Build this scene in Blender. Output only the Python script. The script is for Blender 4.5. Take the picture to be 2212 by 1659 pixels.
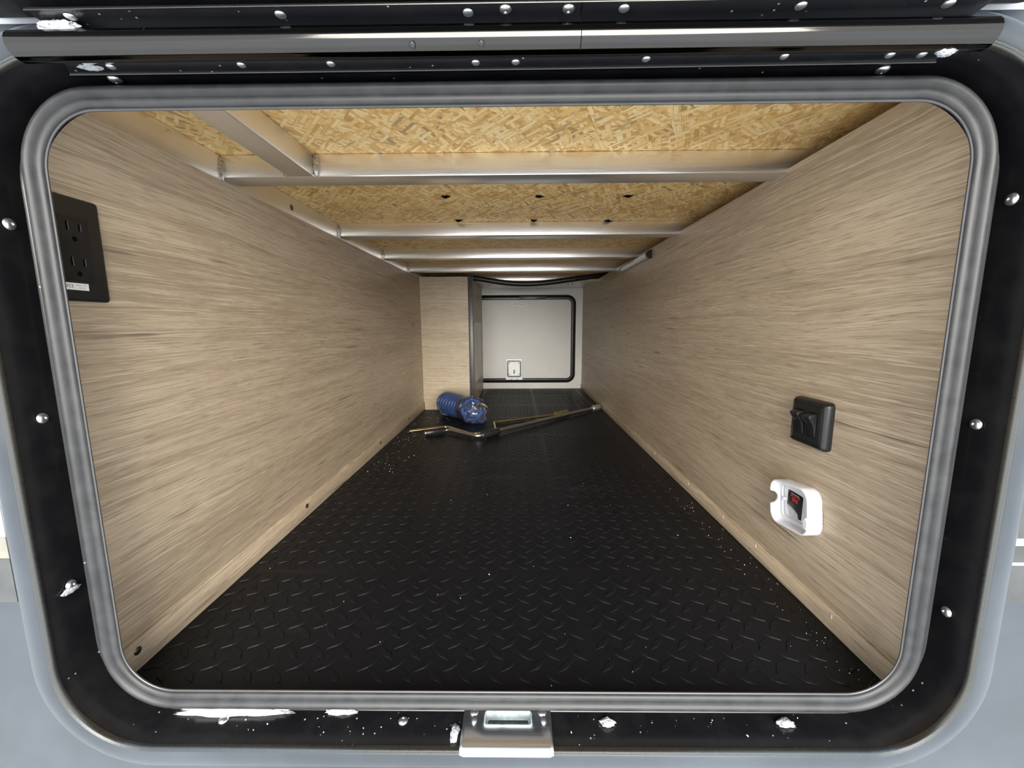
import bpy, bmesh, math, random
from mathutils import Matrix, Vector, noise

for o in list(bpy.data.objects):
    bpy.data.objects.remove(o, do_unlink=True)
S = bpy.context.scene
COL = S.collection
R = math.radians

# ------------------------------------------------------------------ camera
cam = bpy.data.cameras.new('camera')
cam.sensor_fit = 'HORIZONTAL'
cam.sensor_width = 36.0
cam.lens = 878.72 / 2212 * 36.0
cam.clip_start = 0.01
cam_o = bpy.data.objects.new('camera', cam)
COL.objects.link(cam_o)
_R = Vector((0.99992282, 0.0112819, -0.00520339))
_U = Vector((0.00356425, 0.14072072, 0.99004292))
_F = Vector((-0.01190178, 0.98998505, -0.14066965))
cam_o.matrix_world = Matrix(((_R.x, _U.x, -_F.x, 0.0),
                             (_R.y, _U.y, -_F.y, -0.4146),
                             (_R.z, _U.z, -_F.z, 0.4322),
                             (0, 0, 0, 1)))
S.camera = cam_o

# ------------------------------------------------------------------ world, sun, exposure
w = bpy.data.worlds.new('overcast_sky')
S.world = w
w.use_nodes = True
nt = w.node_tree
nt.nodes.clear()
wo = nt.nodes.new('ShaderNodeOutputWorld')
bg = nt.nodes.new('ShaderNodeBackground')
tc = nt.nodes.new('ShaderNodeTexCoord')
sx = nt.nodes.new('ShaderNodeSeparateXYZ')
cr = nt.nodes.new('ShaderNodeValToRGB')
cr.color_ramp.elements[0].position = 0.0
cr.color_ramp.elements[0].color = (1.0, 0.97, 0.92, 1)
cr.color_ramp.elements[1].position = 1.0
cr.color_ramp.elements[1].color = (0.50, 0.68, 0.95, 1)
nt.links.new(tc.outputs['Generated'], sx.inputs[0])
nt.links.new(sx.outputs['Z'], cr.inputs[0])
nt.links.new(cr.outputs[0], bg.inputs[0])
bg.inputs[1].default_value = 1.0
nt.links.new(bg.outputs[0], wo.inputs[0])

sun = bpy.data.lights.new('hazy_sun', 'SUN')
sun.energy = 5.0
sun.angle = R(50)
sun.color = (1.0, 0.95, 0.87)
sun_o = bpy.data.objects.new('hazy_sun', sun)
COL.objects.link(sun_o)
# the sun stands behind the photographer, a little to the right
SUN_AZ, SUN_EL = R(4), R(19)
sd = Vector((math.sin(SUN_AZ) * math.cos(SUN_EL), -math.cos(SUN_AZ) * math.cos(SUN_EL), math.sin(SUN_EL)))
sun_o.rotation_euler = sd.to_track_quat('Z', 'Y').to_euler()
sun_o.location = sd * 20

S.view_settings.view_transform = 'Standard'
S.view_settings.look = 'None'
S.view_settings.exposure = 1.32
S.view_settings.gamma = 1.0
S.view_settings.use_curve_mapping = False

# ------------------------------------------------------------------ helpers
def tag(o, label=None, cat=None, group=None, kind=None):
    if label: o['label'] = label
    if cat: o['category'] = cat
    if group: o['group'] = group
    if kind: o['kind'] = kind
    return o

def empty(name, loc=(0, 0, 0), mat=None):
    o = bpy.data.objects.new(name, None)
    o.empty_display_size = 0.05
    COL.objects.link(o)
    if mat is not None:
        o.matrix_world = Matrix.Translation(loc) @ mat.to_4x4()
    else:
        o.location = loc
    return o

FRONT = Matrix(((1, 0, 0), (0, 0, -1), (0, 1, 0)))      # u=x v=z w=-y
RIGHTW = Matrix(((0, 0, -1), (-1, 0, 0), (0, 1, 0)))    # on the right wall: u=-y v=z w=-x
LEFTW = Matrix(((0, 0, 1), (1, 0, 0), (0, 1, 0)))       # on the left wall: u=y v=z w=x

def link(name, me, mat, parent=None, smooth=None):
    o = bpy.data.objects.new(name, me)
    COL.objects.link(o)
    if mat is not None:
        me.materials.append(mat)
    if parent is not None:
        o.parent = parent
    if smooth is not None:
        for p in me.polygons:
            p.use_smooth = True
        if smooth < 180:
            try:
                me.set_sharp_from_angle(angle=R(smooth))
            except Exception:
                pass
    return o

def build(name, bm, mat, parent=None, smooth=None):
    bmesh.ops.recalc_face_normals(bm, faces=bm.faces[:])
    me = bpy.data.meshes.new(name)
    bm.to_mesh(me)
    bm.free()
    return link(name, me, mat, parent, smooth)

def bx(bm, x0, x1, y0, y1, z0, z1):
    v = [bm.verts.new(p) for p in ((x0, y0, z0), (x1, y0, z0), (x1, y1, z0), (x0, y1, z0),
                                   (x0, y0, z1), (x1, y0, z1), (x1, y1, z1), (x0, y1, z1))]
    for f in ((0, 3, 2, 1), (4, 5, 6, 7), (0, 1, 5, 4), (1, 2, 6, 5), (2, 3, 7, 6), (3, 0, 4, 7)):
        bm.faces.new([v[i] for i in f])
    return v

def box(name, dims, mat, parent=None, bevel=0.0, seg=2):
    bm = bmesh.new()
    bx(bm, *dims)
    if bevel:
        bmesh.ops.bevel(bm, geom=bm.edges[:], offset=bevel, segments=seg, affect='EDGES', profile=0.5)
    return build(name, bm, mat, parent, 40 if bevel else None)

def prism(name, pts, axis, a0, a1, mat, parent=None, bevel=0.0):
    """polygon pts in the two other axes (cyclic order) swept along axis"""
    bm = bmesh.new()
    def P(p, a):
        if axis == 'x': return (a, p[0], p[1])
        if axis == 'y': return (p[0], a, p[1])
        return (p[0], p[1], a)
    A = [bm.verts.new(P(p, a0)) for p in pts]
    B = [bm.verts.new(P(p, a1)) for p in pts]
    n = len(pts)
    bm.faces.new(A); bm.faces.new(B[::-1])
    for i in range(n):
        bm.faces.new((A[i], B[i], B[(i + 1) % n], A[(i + 1) % n]))
    if bevel:
        bmesh.ops.recalc_face_normals(bm, faces=bm.faces[:])
        bmesh.ops.bevel(bm, geom=bm.edges[:], offset=bevel, segments=2, affect='EDGES', profile=0.5)
    return build(name, bm, mat, parent, 35)

def rr(u0, u1, v0, v1, r, n=10):
    r = max(r, 1e-4)
    pts = []
    for cx, cy, a in ((u1 - r, v1 - r, 0), (u0 + r, v1 - r, 90), (u0 + r, v0 + r, 180), (u1 - r, v0 + r, 270)):
        for i in range(n + 1):
            t = R(a + 90 * i / n)
            pts.append((cx + r * math.cos(t), cy + r * math.sin(t)))
    return pts

def ring(name, rect, r, prof, mat, parent=None, cap0=False, cap1=False, n=12, smooth=40, rmin=0.002):
    """loops of the rounded rectangle rect, one for every (inset, w) of prof"""
    bm = bmesh.new()
    loops = []
    for ins, wv in prof:
        p = rr(rect[0] + ins, rect[1] - ins, rect[2] + ins, rect[3] - ins, max(r - ins, rmin), n)
        loops.append([bm.verts.new((a, b, wv)) for a, b in p])
    m = len(loops[0])
    for A, B in zip(loops[:-1], loops[1:]):
        for i in range(m):
            bm.faces.new((A[i], A[(i + 1) % m], B[(i + 1) % m], B[i]))
    if cap0: bm.faces.new(loops[0])
    if cap1: bm.faces.new(loops[-1])
    return build(name, bm, mat, parent, smooth)

def smooth_path(pts, rad, n=6):
    """round the corners of a polyline"""
    P = [Vector(p) for p in pts]
    out = [P[0]]
    for i in range(1, len(P) - 1):
        a = (P[i - 1] - P[i]); b = (P[i + 1] - P[i])
        d = min(rad, a.length * 0.45, b.length * 0.45)
        A = P[i] + a.normalized() * d; B = P[i] + b.normalized() * d
        for k in range(n + 1):
            t = k / n
            out.append((1 - t) ** 2 * A + 2 * t * (1 - t) * P[i] + t * t * B)
    out.append(P[-1])
    return out

def tube(name, path, rad, mat, parent=None, seg=12, caps=True):
    bm = bmesh.new()
    P = [Vector(p) for p in path]
    rads = rad if isinstance(rad, (list, tuple)) else [rad] * len(P)
    loops = []
    nrm = None
    for i, p in enumerate(P):
        t = (P[min(i + 1, len(P) - 1)] - P[max(i - 1, 0)]).normalized()
        if nrm is None:
            nrm = t.orthogonal().normalized()
        nrm = (nrm - t * nrm.dot(t)).normalized()
        b = t.cross(nrm)
        loops.append([bm.verts.new(p + (nrm * math.cos(2 * math.pi * k / seg) + b * math.sin(2 * math.pi * k / seg)) * rads[i])
                      for k in range(seg)])
    for A, B in zip(loops[:-1], loops[1:]):
        for k in range(seg):
            bm.faces.new((A[k], A[(k + 1) % seg], B[(k + 1) % seg], B[k]))
    if caps:
        bm.faces.new(loops[0]); bm.faces.new(loops[-1])
    return build(name, bm, mat, parent, 50)

def lathe_mesh(name, prof, seg=20):
    """prof (radius, height) about local z, mesh only"""
    bm = bmesh.new()
    loops = []
    for r_, h in prof:
        if r_ < 1e-6:
            loops.append([bm.verts.new((0, 0, h))])
        else:
            loops.append([bm.verts.new((r_ * math.cos(2 * math.pi * k / seg), r_ * math.sin(2 * math.pi * k / seg), h)) for k in range(seg)])
    for A, B in zip(loops[:-1], loops[1:]):
        for k in range(seg):
            if len(A) == 1 and len(B) == 1: continue
            if len(A) == 1: bm.faces.new((A[0], B[k], B[(k + 1) % seg]))
            elif len(B) == 1: bm.faces.new((A[k], A[(k + 1) % seg], B[0]))
            else: bm.faces.new((A[k], A[(k + 1) % seg], B[(k + 1) % seg], B[k]))
    bmesh.ops.recalc_face_normals(bm, faces=bm.faces[:])
    me = bpy.data.meshes.new(name)
    bm.to_mesh(me); bm.free()
    for p in me.polygons: p.use_smooth = True
    try: me.set_sharp_from_angle(angle=R(45))
    except Exception: pass
    return me

def place(name, me, loc, parent=None, normal=None, mat=None, spin=0.0, scale=None):
    o = bpy.data.objects.new(name, me)
    COL.objects.link(o)
    if mat is not None and not me.materials: me.materials.append(mat)
    if parent is not None: o.parent = parent
    o.location = loc
    if normal is not None:
        q = Vector(normal).to_track_quat('Z', 'Y')
        o.rotation_euler = (q.to_matrix() @ Matrix.Rotation(spin, 3, 'Z')).to_euler()
    if scale: o.scale = scale
    return o

def text(name, body, size, loc, mat, parent, sx=1.0, align='CENTER', bold=0.0, depth=0.00015):
    cu = bpy.data.curves.new(name, 'FONT')
    cu.body = body
    cu.size = size
    cu.align_x = align
    cu.align_y = 'CENTER'
    cu.extrude = depth
    cu.offset = bold
    cu.resolution_u = 3
    tmp = bpy.data.objects.new(name + '_curve', cu)
    COL.objects.link(tmp)
    dg = bpy.context.evaluated_depsgraph_get()
    me = bpy.data.meshes.new_from_object(tmp.evaluated_get(dg))
    bpy.data.objects.remove(tmp, do_unlink=True)
    bpy.data.curves.remove(cu)
    me.materials.clear()
    for v in me.vertices:
        v.co.x *= sx
    o = link(name, me, mat, parent)
    o.location = loc
    return o

# ------------------------------------------------------------------ materials
class NT:
    def __init__(self, name):
        self.m = bpy.data.materials.new(name)
        self.m.use_nodes = True
        self.t = self.m.node_tree
        self.t.nodes.clear()
        self.out = self.n('ShaderNodeOutputMaterial')
        self.b = self.n('ShaderNodeBsdfPrincipled')
        self.l(self.b.outputs[0], self.out.inputs[0])
    def n(self, ty, **kw):
        nd = self.t.nodes.new(ty)
        for k, v in kw.items(): setattr(nd, k, v)
        return nd
    def l(self, a, b): self.t.links.new(a, b)
    def val(self, sock, v):
        if isinstance(v, (int, float)): sock.default_value = v
        elif isinstance(v, tuple): sock.default_value = v if len(v) == len(sock.default_value) else (*v, 1)
        else: self.l(v, sock)
    def math(self, op, a, b=0.0, c=None, clamp=False):
        nd = self.n('ShaderNodeMath', operation=op, use_clamp=clamp)
        self.val(nd.inputs[0], a); self.val(nd.inputs[1], b)
        if c is not None: self.val(nd.inputs[2], c)
        return nd.outputs[0]
    def mix(self, f, a, b, mode='MIX'):
        nd = self.n('ShaderNodeMix', data_type='RGBA', blend_type=mode)
        self.val(nd.inputs['Factor'], f); self.val(nd.inputs[6], a); self.val(nd.inputs[7], b)
        return nd.outputs[2]
    def coords(self, scale=(1, 1, 1), rot=(0, 0, 0), loc=(0, 0, 0), src='Object', vec=None):
        if vec is None:
            vec = self.n('ShaderNodeTexCoord').outputs[src]
        mp = self.n('ShaderNodeMapping')
        mp.inputs['Scale'].default_value = scale
        mp.inputs['Rotation'].default_value = rot
        mp.inputs['Location'].default_value = loc
        self.l(vec, mp.inputs[0])
        return mp.outputs[0]
    def noise(self, vec, scale=1.0, detail=3.0, rough=0.5, dist=0.0):
        nd = self.n('ShaderNodeTexNoise')
        nd.inputs['Scale'].default_value = scale
        nd.inputs['Detail'].default_value = detail
        nd.inputs['Roughness'].default_value = rough
        nd.inputs['Distortion'].default_value = dist
        self.l(vec, nd.inputs['Vector'])
        return nd.outputs['Fac']
    def ramp(self, f, stops, mode='LINEAR'):
        nd = self.n('ShaderNodeValToRGB')
        e = nd.color_ramp.elements
        nd.color_ramp.interpolation = mode
        while len(e) < len(stops): e.new(0.5)
        for el, (p, c_) in zip(e, stops):
            el.position = p
            el.color = (c_, c_, c_, 1) if isinstance(c_, (int, float)) else (*c_, 1)
        self.l(f, nd.inputs[0])
        return nd.outputs[0]
    def bump(self, h, strength=0.2, dist=0.001):
        nd = self.n('ShaderNodeBump')
        nd.inputs['Strength'].default_value = strength
        nd.inputs['Distance'].default_value = dist
        self.l(h, nd.inputs['Height'])
        self.l(nd.outputs[0], self.b.inputs['Normal'])
    def set(self, **kw):
        al = dict(color='Base Color', rough='Roughness', metal='Metallic', spec='Specular IOR Level', coat='Coat Weight',
                  coat_rough='Coat Roughness', trans='Transmission Weight', ior='IOR', alpha='Alpha')
        for k, v in kw.items(): self.val(self.b.inputs[al[k]], v)
        return self

def simple(name, color, rough=0.5, metal=0.0, var=0.12, scale=40.0, spec=0.5, coat=0.0, bump=0.0):
    t = NT(name)
    nz = t.noise(t.coords(), scale, 3)
    f = t.ramp(nz, [(0.3, 1 - var), (0.7, 1 + var)])
    t.set(color=t.mix(1.0, (*color, 1), f, 'MULTIPLY'), metal=metal, spec=spec, coat=coat)
    t.set(rough=t.math('MULTIPLY_ADD', nz, 0.15, rough - 0.075))
    if bump: t.bump(nz, bump, 0.001)
    return t.m

def wood(name, along='y', tint=(1, 1, 1)):
    t = NT(name)
    src = t.n('ShaderNodeTexCoord').outputs['Object']
    sp = t.n('ShaderNodeSeparateXYZ'); t.l(src, sp.inputs[0])
    a = sp.outputs['Y' if along == 'y' else 'X']
    v = sp.outputs['Z']
    other = sp.outputs['X' if along == 'y' else 'Y']
    cb = t.n('ShaderNodeCombineXYZ'); t.l(a, cb.inputs[0]); t.l(v, cb.inputs[1]); t.l(other, cb.inputs[2])
    base = cb.outputs[0]
    # slow warp of the grain, stronger round the knots
    warp = t.noise(t.coords((1.3, 5.0, 1), vec=base), 1.0, 2)
    vor = t.n('ShaderNodeTexVoronoi'); vor.feature = 'F1'
    vor.inputs['Scale'].default_value = 1.0
    t.l(t.coords((1.5, 5.2, 0.4), vec=base), vor.inputs['Vector'])
    kd = vor.outputs['Distance']
    knot = t.ramp(kd, [(0.0, 1.0), (0.10, 0.55), (0.28, 0.0)])
    vw = t.math('ADD', v, t.math('MULTIPLY', t.math('SUBTRACT', warp, 0.5), 0.026))
    vw = t.math('ADD', vw, t.math('MULTIPLY', knot, 0.018))
    cw = t.n('ShaderNodeCombineXYZ'); t.l(a, cw.inputs[0]); t.l(vw, cw.inputs[1]); t.l(other, cw.inputs[2])
    wv = cw.outputs[0]
    broad = t.noise(t.coords((1.1, 11, 1), vec=wv), 1.0, 3)
    mid = t.noise(t.coords((2.2, 110, 1), vec=wv), 1.0, 4, 0.62)
    fine = t.noise(t.coords((10, 640, 1), vec=wv), 1.0, 3, 0.65)
    pores = t.noise(t.coords((26, 950, 1), vec=wv), 1.0, 2, 0.6)
    streak = t.noise(t.coords((5.0, 95, 3), vec=wv), 1.0, 2, 0.5)
    big = t.noise(t.coords((2.6, 4.2, 1), vec=base), 1.0, 2)
    col = t.ramp(broad, [(0.28, (0.36, 0.298, 0.215)), (0.5, (0.465, 0.392, 0.290)), (0.72, (0.545, 0.470, 0.360))])
    col = t.mix(t.ramp(big, [(0.42, 0.0), (0.66, 0.38)]), col, (0.345, 0.29, 0.222, 1))
    col = t.mix(t.ramp(mid, [(0.36, 0.60), (0.52, 0.0)]), col, (0.30, 0.242, 0.175, 1))
    col = t.mix(t.ramp(fine, [(0.50, 0.0), (0.66, 0.70)]), col, (0.68, 0.61, 0.49, 1))
    col = t.mix(t.ramp(pores, [(0.32, 0.78), (0.46, 0.0)]), col, (0.24, 0.192, 0.142, 1))
    col = t.mix(t.ramp(streak, [(0.67, 0.0), (0.76, 0.72)]), col, (0.13, 0.105, 0.085, 1))
    col = t.mix(t.ramp(knot, [(0.66, 0.0), (0.95, 0.65)]), col, (0.17, 0.125, 0.09, 1))
    if tint != (1, 1, 1): col = t.mix(1.0, col, (*tint, 1), 'MULTIPLY')
    t.set(color=col, rough=0.42, spec=0.35)
    t.bump(t.math('ADD', fine, pores), 0.12, 0.0006)
    return t.m

def osb(name):
    t = NT(name)
    src = t.n('ShaderNodeTexCoord').outputs['Object']
    nzv = t.n('ShaderNodeTexNoise'); nzv.inputs['Scale'].default_value = 9.0
    t.l(src, nzv.inputs['Vector'])
    wa = t.n('ShaderNodeMix', data_type='VECTOR'); wa.inputs['Factor'].default_value = 0.006
    t.l(src, wa.inputs[4]); t.l(nzv.outputs['Color'], wa.inputs[5])
    src = wa.outputs[1]
    col = None
    hs = []
    cols = [(0.0, (0.36, 0.155, 0.038)), (0.15, (0.64, 0.37, 0.11)), (0.40, (0.82, 0.565, 0.22)), (0.70, (0.90, 0.68, 0.325)), (1.0, (0.93, 0.77, 0.46))]
    for k, (ang, sa, sb) in enumerate(((80, 13, 62), (64, 14, 85), (-42, 13, 78), (98, 16, 105), (28, 15, 112), (-72, 15, 85), (140, 18, 118), (112, 20, 130), (50, 24, 150))):
        rv = t.coords((1, 1, 1), rot=(0, 0, R(ang)), vec=src)
        vec = t.coords((sa, sb, 1), loc=(k * 3.7, k * 1.9, k), vec=rv)
        vo = t.n('ShaderNodeTexVoronoi'); vo.feature = 'F1'; vo.inputs['Scale'].default_value = 1.0
        vo.inputs['Randomness'].default_value = 1.0; vo.distance = 'CHEBYCHEV'
        vo.voronoi_dimensions = '2D'
        t.l(vec, vo.inputs['Vector'])
        sc = t.n('ShaderNodeSeparateColor'); t.l(vo.outputs['Color'], sc.inputs[0])
        grain = t.noise(t.coords((sa * 0.9, sb * 7, 1), loc=(k, 0, k), vec=rv), 1.0, 3, 0.6)
        shade = t.math('ADD', t.math('MULTIPLY', sc.outputs[0], 0.75), t.math('MULTIPLY_ADD', grain, 0.95, -0.36))
        c_ = t.ramp(shade, cols)
        # rare grey-brown flakes
        c_ = t.mix(t.ramp(sc.outputs[1], [(0.955, 0.0), (0.965, 0.8)]), c_, (0.25, 0.19, 0.12, 1))
        edge = t.ramp(vo.outputs['Distance'], [(0.34, 0.0), (0.50, 0.8)])
        c_ = t.mix(edge, c_, (0.42, 0.20, 0.050, 1))
        if col is None:
            col = c_
        else:
            msk = t.ramp(sc.outputs[2], [(0.50, 0.0), (0.52, 1.0)])
            inside = t.ramp(vo.outputs['Distance'], [(0.46, 1.0), (0.50, 0.0)])
            mk = t.math('MULTIPLY', msk, inside)
            col = t.mix(mk, col, c_)
        hs.append(sc.outputs[0])
    mot = t.noise(t.coords((2.5, 2.5, 1), vec=src), 1.0, 2)
    col = t.mix(t.ramp(mot, [(0.35, 0.3), (0.65, 0.0)]), col, (0.66, 0.43, 0.18, 1))
    t.set(color=col, rough=0.55, spec=0.3)
    h = hs[0]
    for x in hs[1:4]: h = t.math('ADD', h, x)
    t.bump(h, 0.15, 0.001)
    return t.m

def rubber_floor(name):
    t = NT(name)
    src = t.n('ShaderNodeTexCoord').outputs['Object']
    nz = t.noise(t.coords((1, 1, 1), vec=src), 160, 3)
    scuff = t.noise(t.coords((3.0, 22, 1), vec=src), 1.0, 4, 0.6)
    patch = t.noise(t.coords((4, 5, 1), loc=(3, 1, 0), vec=src), 1.0, 2)
    f = t.math('MULTIPLY', t.ramp(scuff, [(0.55, 0.0), (0.75, 1.0)]), t.ramp(patch, [(0.50, 0.0), (0.66, 0.55)]))
    col = t.mix(f, (0.0046, 0.0049, 0.0062, 1), (0.024, 0.027, 0.034, 1))
    dust = t.noise(t.coords(vec=src), 420, 1)
    col = t.mix(t.ramp(dust, [(0.745, 0.0), (0.77, 0.22)]), col, (0.30, 0.29, 0.27, 1))
    t.set(color=col, spec=0.17)
    t.set(rough=t.math('MULTIPLY_ADD', nz, 0.16, 0.33))
    t.bump(nz, 0.10, 0.0004)
    return t.m

def gloss_black(name, base=0.006, rough=0.16, specks=True):
    t = NT(name)
    src = t.n('ShaderNodeTexCoord').outputs['Object']
    nz = t.noise(t.coords(vec=src), 30, 4, 0.6)
    col = t.mix(t.ramp(nz, [(0.45, 0.0), (0.8, 0.25)]), (base, base, base * 1.15, 1), (0.03, 0.029, 0.028, 1))
    if specks:
        vo = t.n('ShaderNodeTexVoronoi'); vo.inputs['Scale'].default_value = 150
        t.l(src, vo.inputs['Vector'])
        sc = t.n('ShaderNodeSeparateColor'); t.l(vo.outputs['Color'], sc.inputs[0])
        m = t.math('MULTIPLY', t.ramp(vo.outputs['Distance'], [(0.10, 1.0), (0.16, 0.0)]), t.ramp(sc.outputs[0], [(0.90, 0.0), (0.92, 0.6)]))
        col = t.mix(m, col, (0.55, 0.56, 0.57, 1))
    t.set(color=col, spec=0.5)
    t.set(rough=t.math('MULTIPLY_ADD', nz, 0.18, rough - 0.05))
    return t.m

def brushed(name, color, rough=0.35, axis='x', metal=1.0, warm_patch=0.25):
    t = NT(name)
    src = t.n('ShaderNodeTexCoord').outputs['Object']
    sc = {'x': (5, 700, 700), 'y': (700, 5, 700), 'z': (700, 700, 5)}[axis]
    br = t.noise(t.coords(sc, vec=src), 1.0, 3, 0.6)
    st = t.noise(t.coords((7, 7, 18), vec=src), 1.0, 3)
    col = t.mix(t.ramp(br, [(0.3, 0.25), (0.7, 0.0)]), (*color, 1), tuple(c * 0.72 for c in color) + (1,))
    col = t.mix(t.ramp(st, [(0.50, 0.0), (0.75, warm_patch)]), col, (color[0] * 0.78, color[1] * 0.70, color[2] * 0.58, 1))  # warm patches; on the aluminium they paint in warm reflections
    t.set(color=col, metal=metal)
    t.set(rough=t.math('MULTIPLY_ADD', br, 0.22, rough - 0.1))
    return t.m

def frost_mat(name):
    t = NT(name)
    nz = t.noise(t.coords(), 260, 3, 0.7)
    col = t.mix(t.ramp(nz, [(0.33, 0.75), (0.45, 0.0)]), (0.40, 0.42, 0.44, 1), (0.03, 0.03, 0.035, 1))
    t.set(color=col, rough=0.55)
    t.bump(nz, 0.5, 0.001)
    return t.m

def film(name, k=1.3, dif=0.03):
    t = NT(name)
    t.t.nodes.remove(t.b)
    tr = t.n('ShaderNodeBsdfTransparent'); tr.inputs[0].default_value = (0.92, 0.94, 0.97, 1)
    gl = t.n('ShaderNodeBsdfGlossy'); gl.inputs['Roughness'].default_value = 0.10
    gl.inputs['Color'].default_value = (0.95, 0.96, 1, 1)
    df = t.n('ShaderNodeBsdfDiffuse'); df.inputs[0].default_value = (0.62, 0.66, 0.72, 1)
    fr = t.n('ShaderNodeFresnel'); fr.inputs['IOR'].default_value = 1.5
    nz = t.noise(t.coords(), 26, 3, 0.6)
    bp = t.n('ShaderNodeBump'); bp.inputs['Strength'].default_value = 0.35; bp.inputs['Distance'].default_value = 0.01
    t.l(nz, bp.inputs['Height']); t.l(bp.outputs[0], fr.inputs['Normal']); t.l(bp.outputs[0], gl.inputs['Normal'])
    m1 = t.n('ShaderNodeMixShader'); m1.inputs[0].default_value = dif
    t.l(tr.outputs[0], m1.inputs[1]); t.l(df.outputs[0], m1.inputs[2])
    m2 = t.n('ShaderNodeMixShader')
    t.l(t.math('MULTIPLY', fr.outputs[0], k, clamp=True), m2.inputs[0]); t.l(m1.outputs[0], m2.inputs[1]); t.l(gl.outputs[0], m2.inputs[2])
    t.l(m2.outputs[0], t.out.inputs[0])
    return t.m

M = {}
M['wood'] = wood('greige_oak_laminate', 'y', (1.03, 0.975, 0.92))
M['wood_x'] = wood('greige_oak_laminate_panel', 'x', (0.90, 0.87, 0.82))
M['osb'] = osb('oriented_strand_board')
M['floor'] = rubber_floor('black_tread_rubber')
M['black'] = gloss_black('gloss_black_frame')
M['black2'] = gloss_black('gloss_black_hinge', 0.012, 0.14)
M['barrel'] = brushed('dark_polished_barrel', (0.060, 0.059, 0.056), 0.09, 'x', 1.0, 0.2)
M['seal'] = simple('grey_seal_rubber', (0.023, 0.024, 0.0255), 0.46, 0, 0.25, 60, 0.32, bump=0.05)
M['lip'] = simple('dark_lip_rubber', (0.05, 0.05, 0.052), 0.35, 0, 0.1)
M['paint'] = simple('blue_grey_body_paint', (0.038, 0.045, 0.053), 0.24, 0, 0.25, 7, 0.22, 0.0)  # mottled tone paints uneven dark reflections into the body colour
M['white_paint'] = simple('white_body_paint', (0.72, 0.74, 0.76), 0.22, 0, 0.04, 14, 0.5, 0.4)
M['decal'] = simple('dark_grey_decal', (0.035, 0.037, 0.036), 0.35, 0, 0.25, 40)
M['decal_tan'] = simple('tan_grey_decal', (0.14, 0.135, 0.11), 0.35, 0, 0.2, 40)
M['decal_line'] = simple('pale_decal_line', (0.66, 0.68, 0.74), 0.3)
M['bead'] = brushed('edge_bead_metal', (0.13, 0.13, 0.122), 0.3, 'z')
M['silver'] = brushed('silver_housing', (0.62, 0.61, 0.58), 0.3, 'z')
M['alu'] = brushed('mill_aluminium', (0.90, 0.88, 0.84), 0.30, 'x', 0.92, 0.4)  # stronger patches: warm reflections put into the beam and rail colour
M['alu_y'] = brushed('mill_aluminium_rail', (0.88, 0.86, 0.82), 0.32, 'y', 0.90, 0.4)
M['weld'] = simple('weld_metal', (0.46, 0.43, 0.39), 0.35, 0.9, 0.5, 300, bump=0.4)
M['dark_hole'] = simple('dark_hole', (0.004, 0.004, 0.004), 0.9, spec=0.05)
M['back_white'] = simple('pale_grey_back_panel', (0.60, 0.60, 0.57), 0.4, 0, 0.05, 8)
M['door_grey'] = simple('grey_door_liner', (0.55, 0.55, 0.525), 0.4, 0, 0.04, 6)
M['black_plastic'] = simple('black_plastic', (0.012, 0.0125, 0.013), 0.34, 0, 0.15, 60)
M['black_satin'] = simple('black_satin_trim', (0.010, 0.010, 0.0105), 0.25, 0, 0.15, 30)
M['grey_trim'] = simple('charcoal_corner_trim', (0.05, 0.051, 0.053), 0.35, 0, 0.15, 30)
M['slot_edge'] = simple('pale_slot_edge', (0.16, 0.17, 0.17), 0.4)  # paler strip along one side of each slot, for contrast
M['white_plastic'] = simple('white_plastic', (0.78, 0.78, 0.82), 0.35, 0, 0.03, 20)
M['paper'] = simple('white_label_paper', (0.84, 0.83, 0.79), 0.6, 0, 0.04, 50)
M['ink'] = simple('grey_print', (0.16, 0.16, 0.17), 0.6)
M['sticker_black'] = simple('black_sticker', (0.012, 0.011, 0.011), 0.3)
M['red'] = simple('red_print', (0.80, 0.075, 0.035), 0.5)
M['zinc'] = brushed('zinc_plate', (0.78, 0.80, 0.82), 0.32, 'x', 1.0, 0.15)
M['zinc_cup'] = simple('dull_zinc_cup', (0.46, 0.52, 0.53), 0.45, 0.4, 0.3, 120)
M['latch_zinc'] = simple('pale_zinc_latch', (0.72, 0.77, 0.77), 0.5, 0.15, 0.08, 60)
M['rivet'] = simple('zinc_rivet', (0.62, 0.65, 0.65), 0.38, 0.9, 0.2, 200)
M['screw'] = simple('steel_screw', (0.50, 0.50, 0.50), 0.3, 0.9, 0.3, 300)
M['screw_dark'] = simple('bronze_screw', (0.16, 0.13, 0.11), 0.35, 0.9, 0.3, 300)
M['steel'] = brushed('crank_steel', (0.60, 0.59, 0.57), 0.28, 'x')
M['brass'] = brushed('yellow_zinc_rod', (0.80, 0.66, 0.36), 0.25, 'x', 1.0, 0.1)
M['blue'] = simple('blue_hose_plastic', (0.032, 0.095, 0.31), 0.22, 0, 0.15, 30)
M['film'] = film('clear_plastic_film')
M['film_taut'] = film('taut_plastic_film', 0.6, 0.02)
M['frost'] = frost_mat('white_frost')
M['crumb'] = simple('pale_crumbs', (0.60, 0.58, 0.54), 0.7)
M['ground'] = simple('white_ground', (0.80, 0.80, 0.79), 0.8, 0, 0.06, 2)  # whitened so the unseen ground bounces light up to the ceiling
t_ = NT('water'); t_.set(color=(0.9, 0.93, 0.95), rough=0.03, trans=1.0, ior=1.33); M['water'] = t_.m

# ------------------------------------------------------------------ measured layout (metres)
XL, XR = -0.484, 0.445          # floor edges at the skirting
WL, WR = -0.488, 0.449          # wall faces
ZTL, ZTR = 0.674, 0.6875        # tops of the wall panels
ZO, ZB = 0.7176, 0.681          # board underside, beam underside
YB = 2.40                       # back wall
YF = -0.032                     # outer body skin
RIM = (-0.491, 0.465, -0.019, 0.664)
RRIM = 0.094

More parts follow.
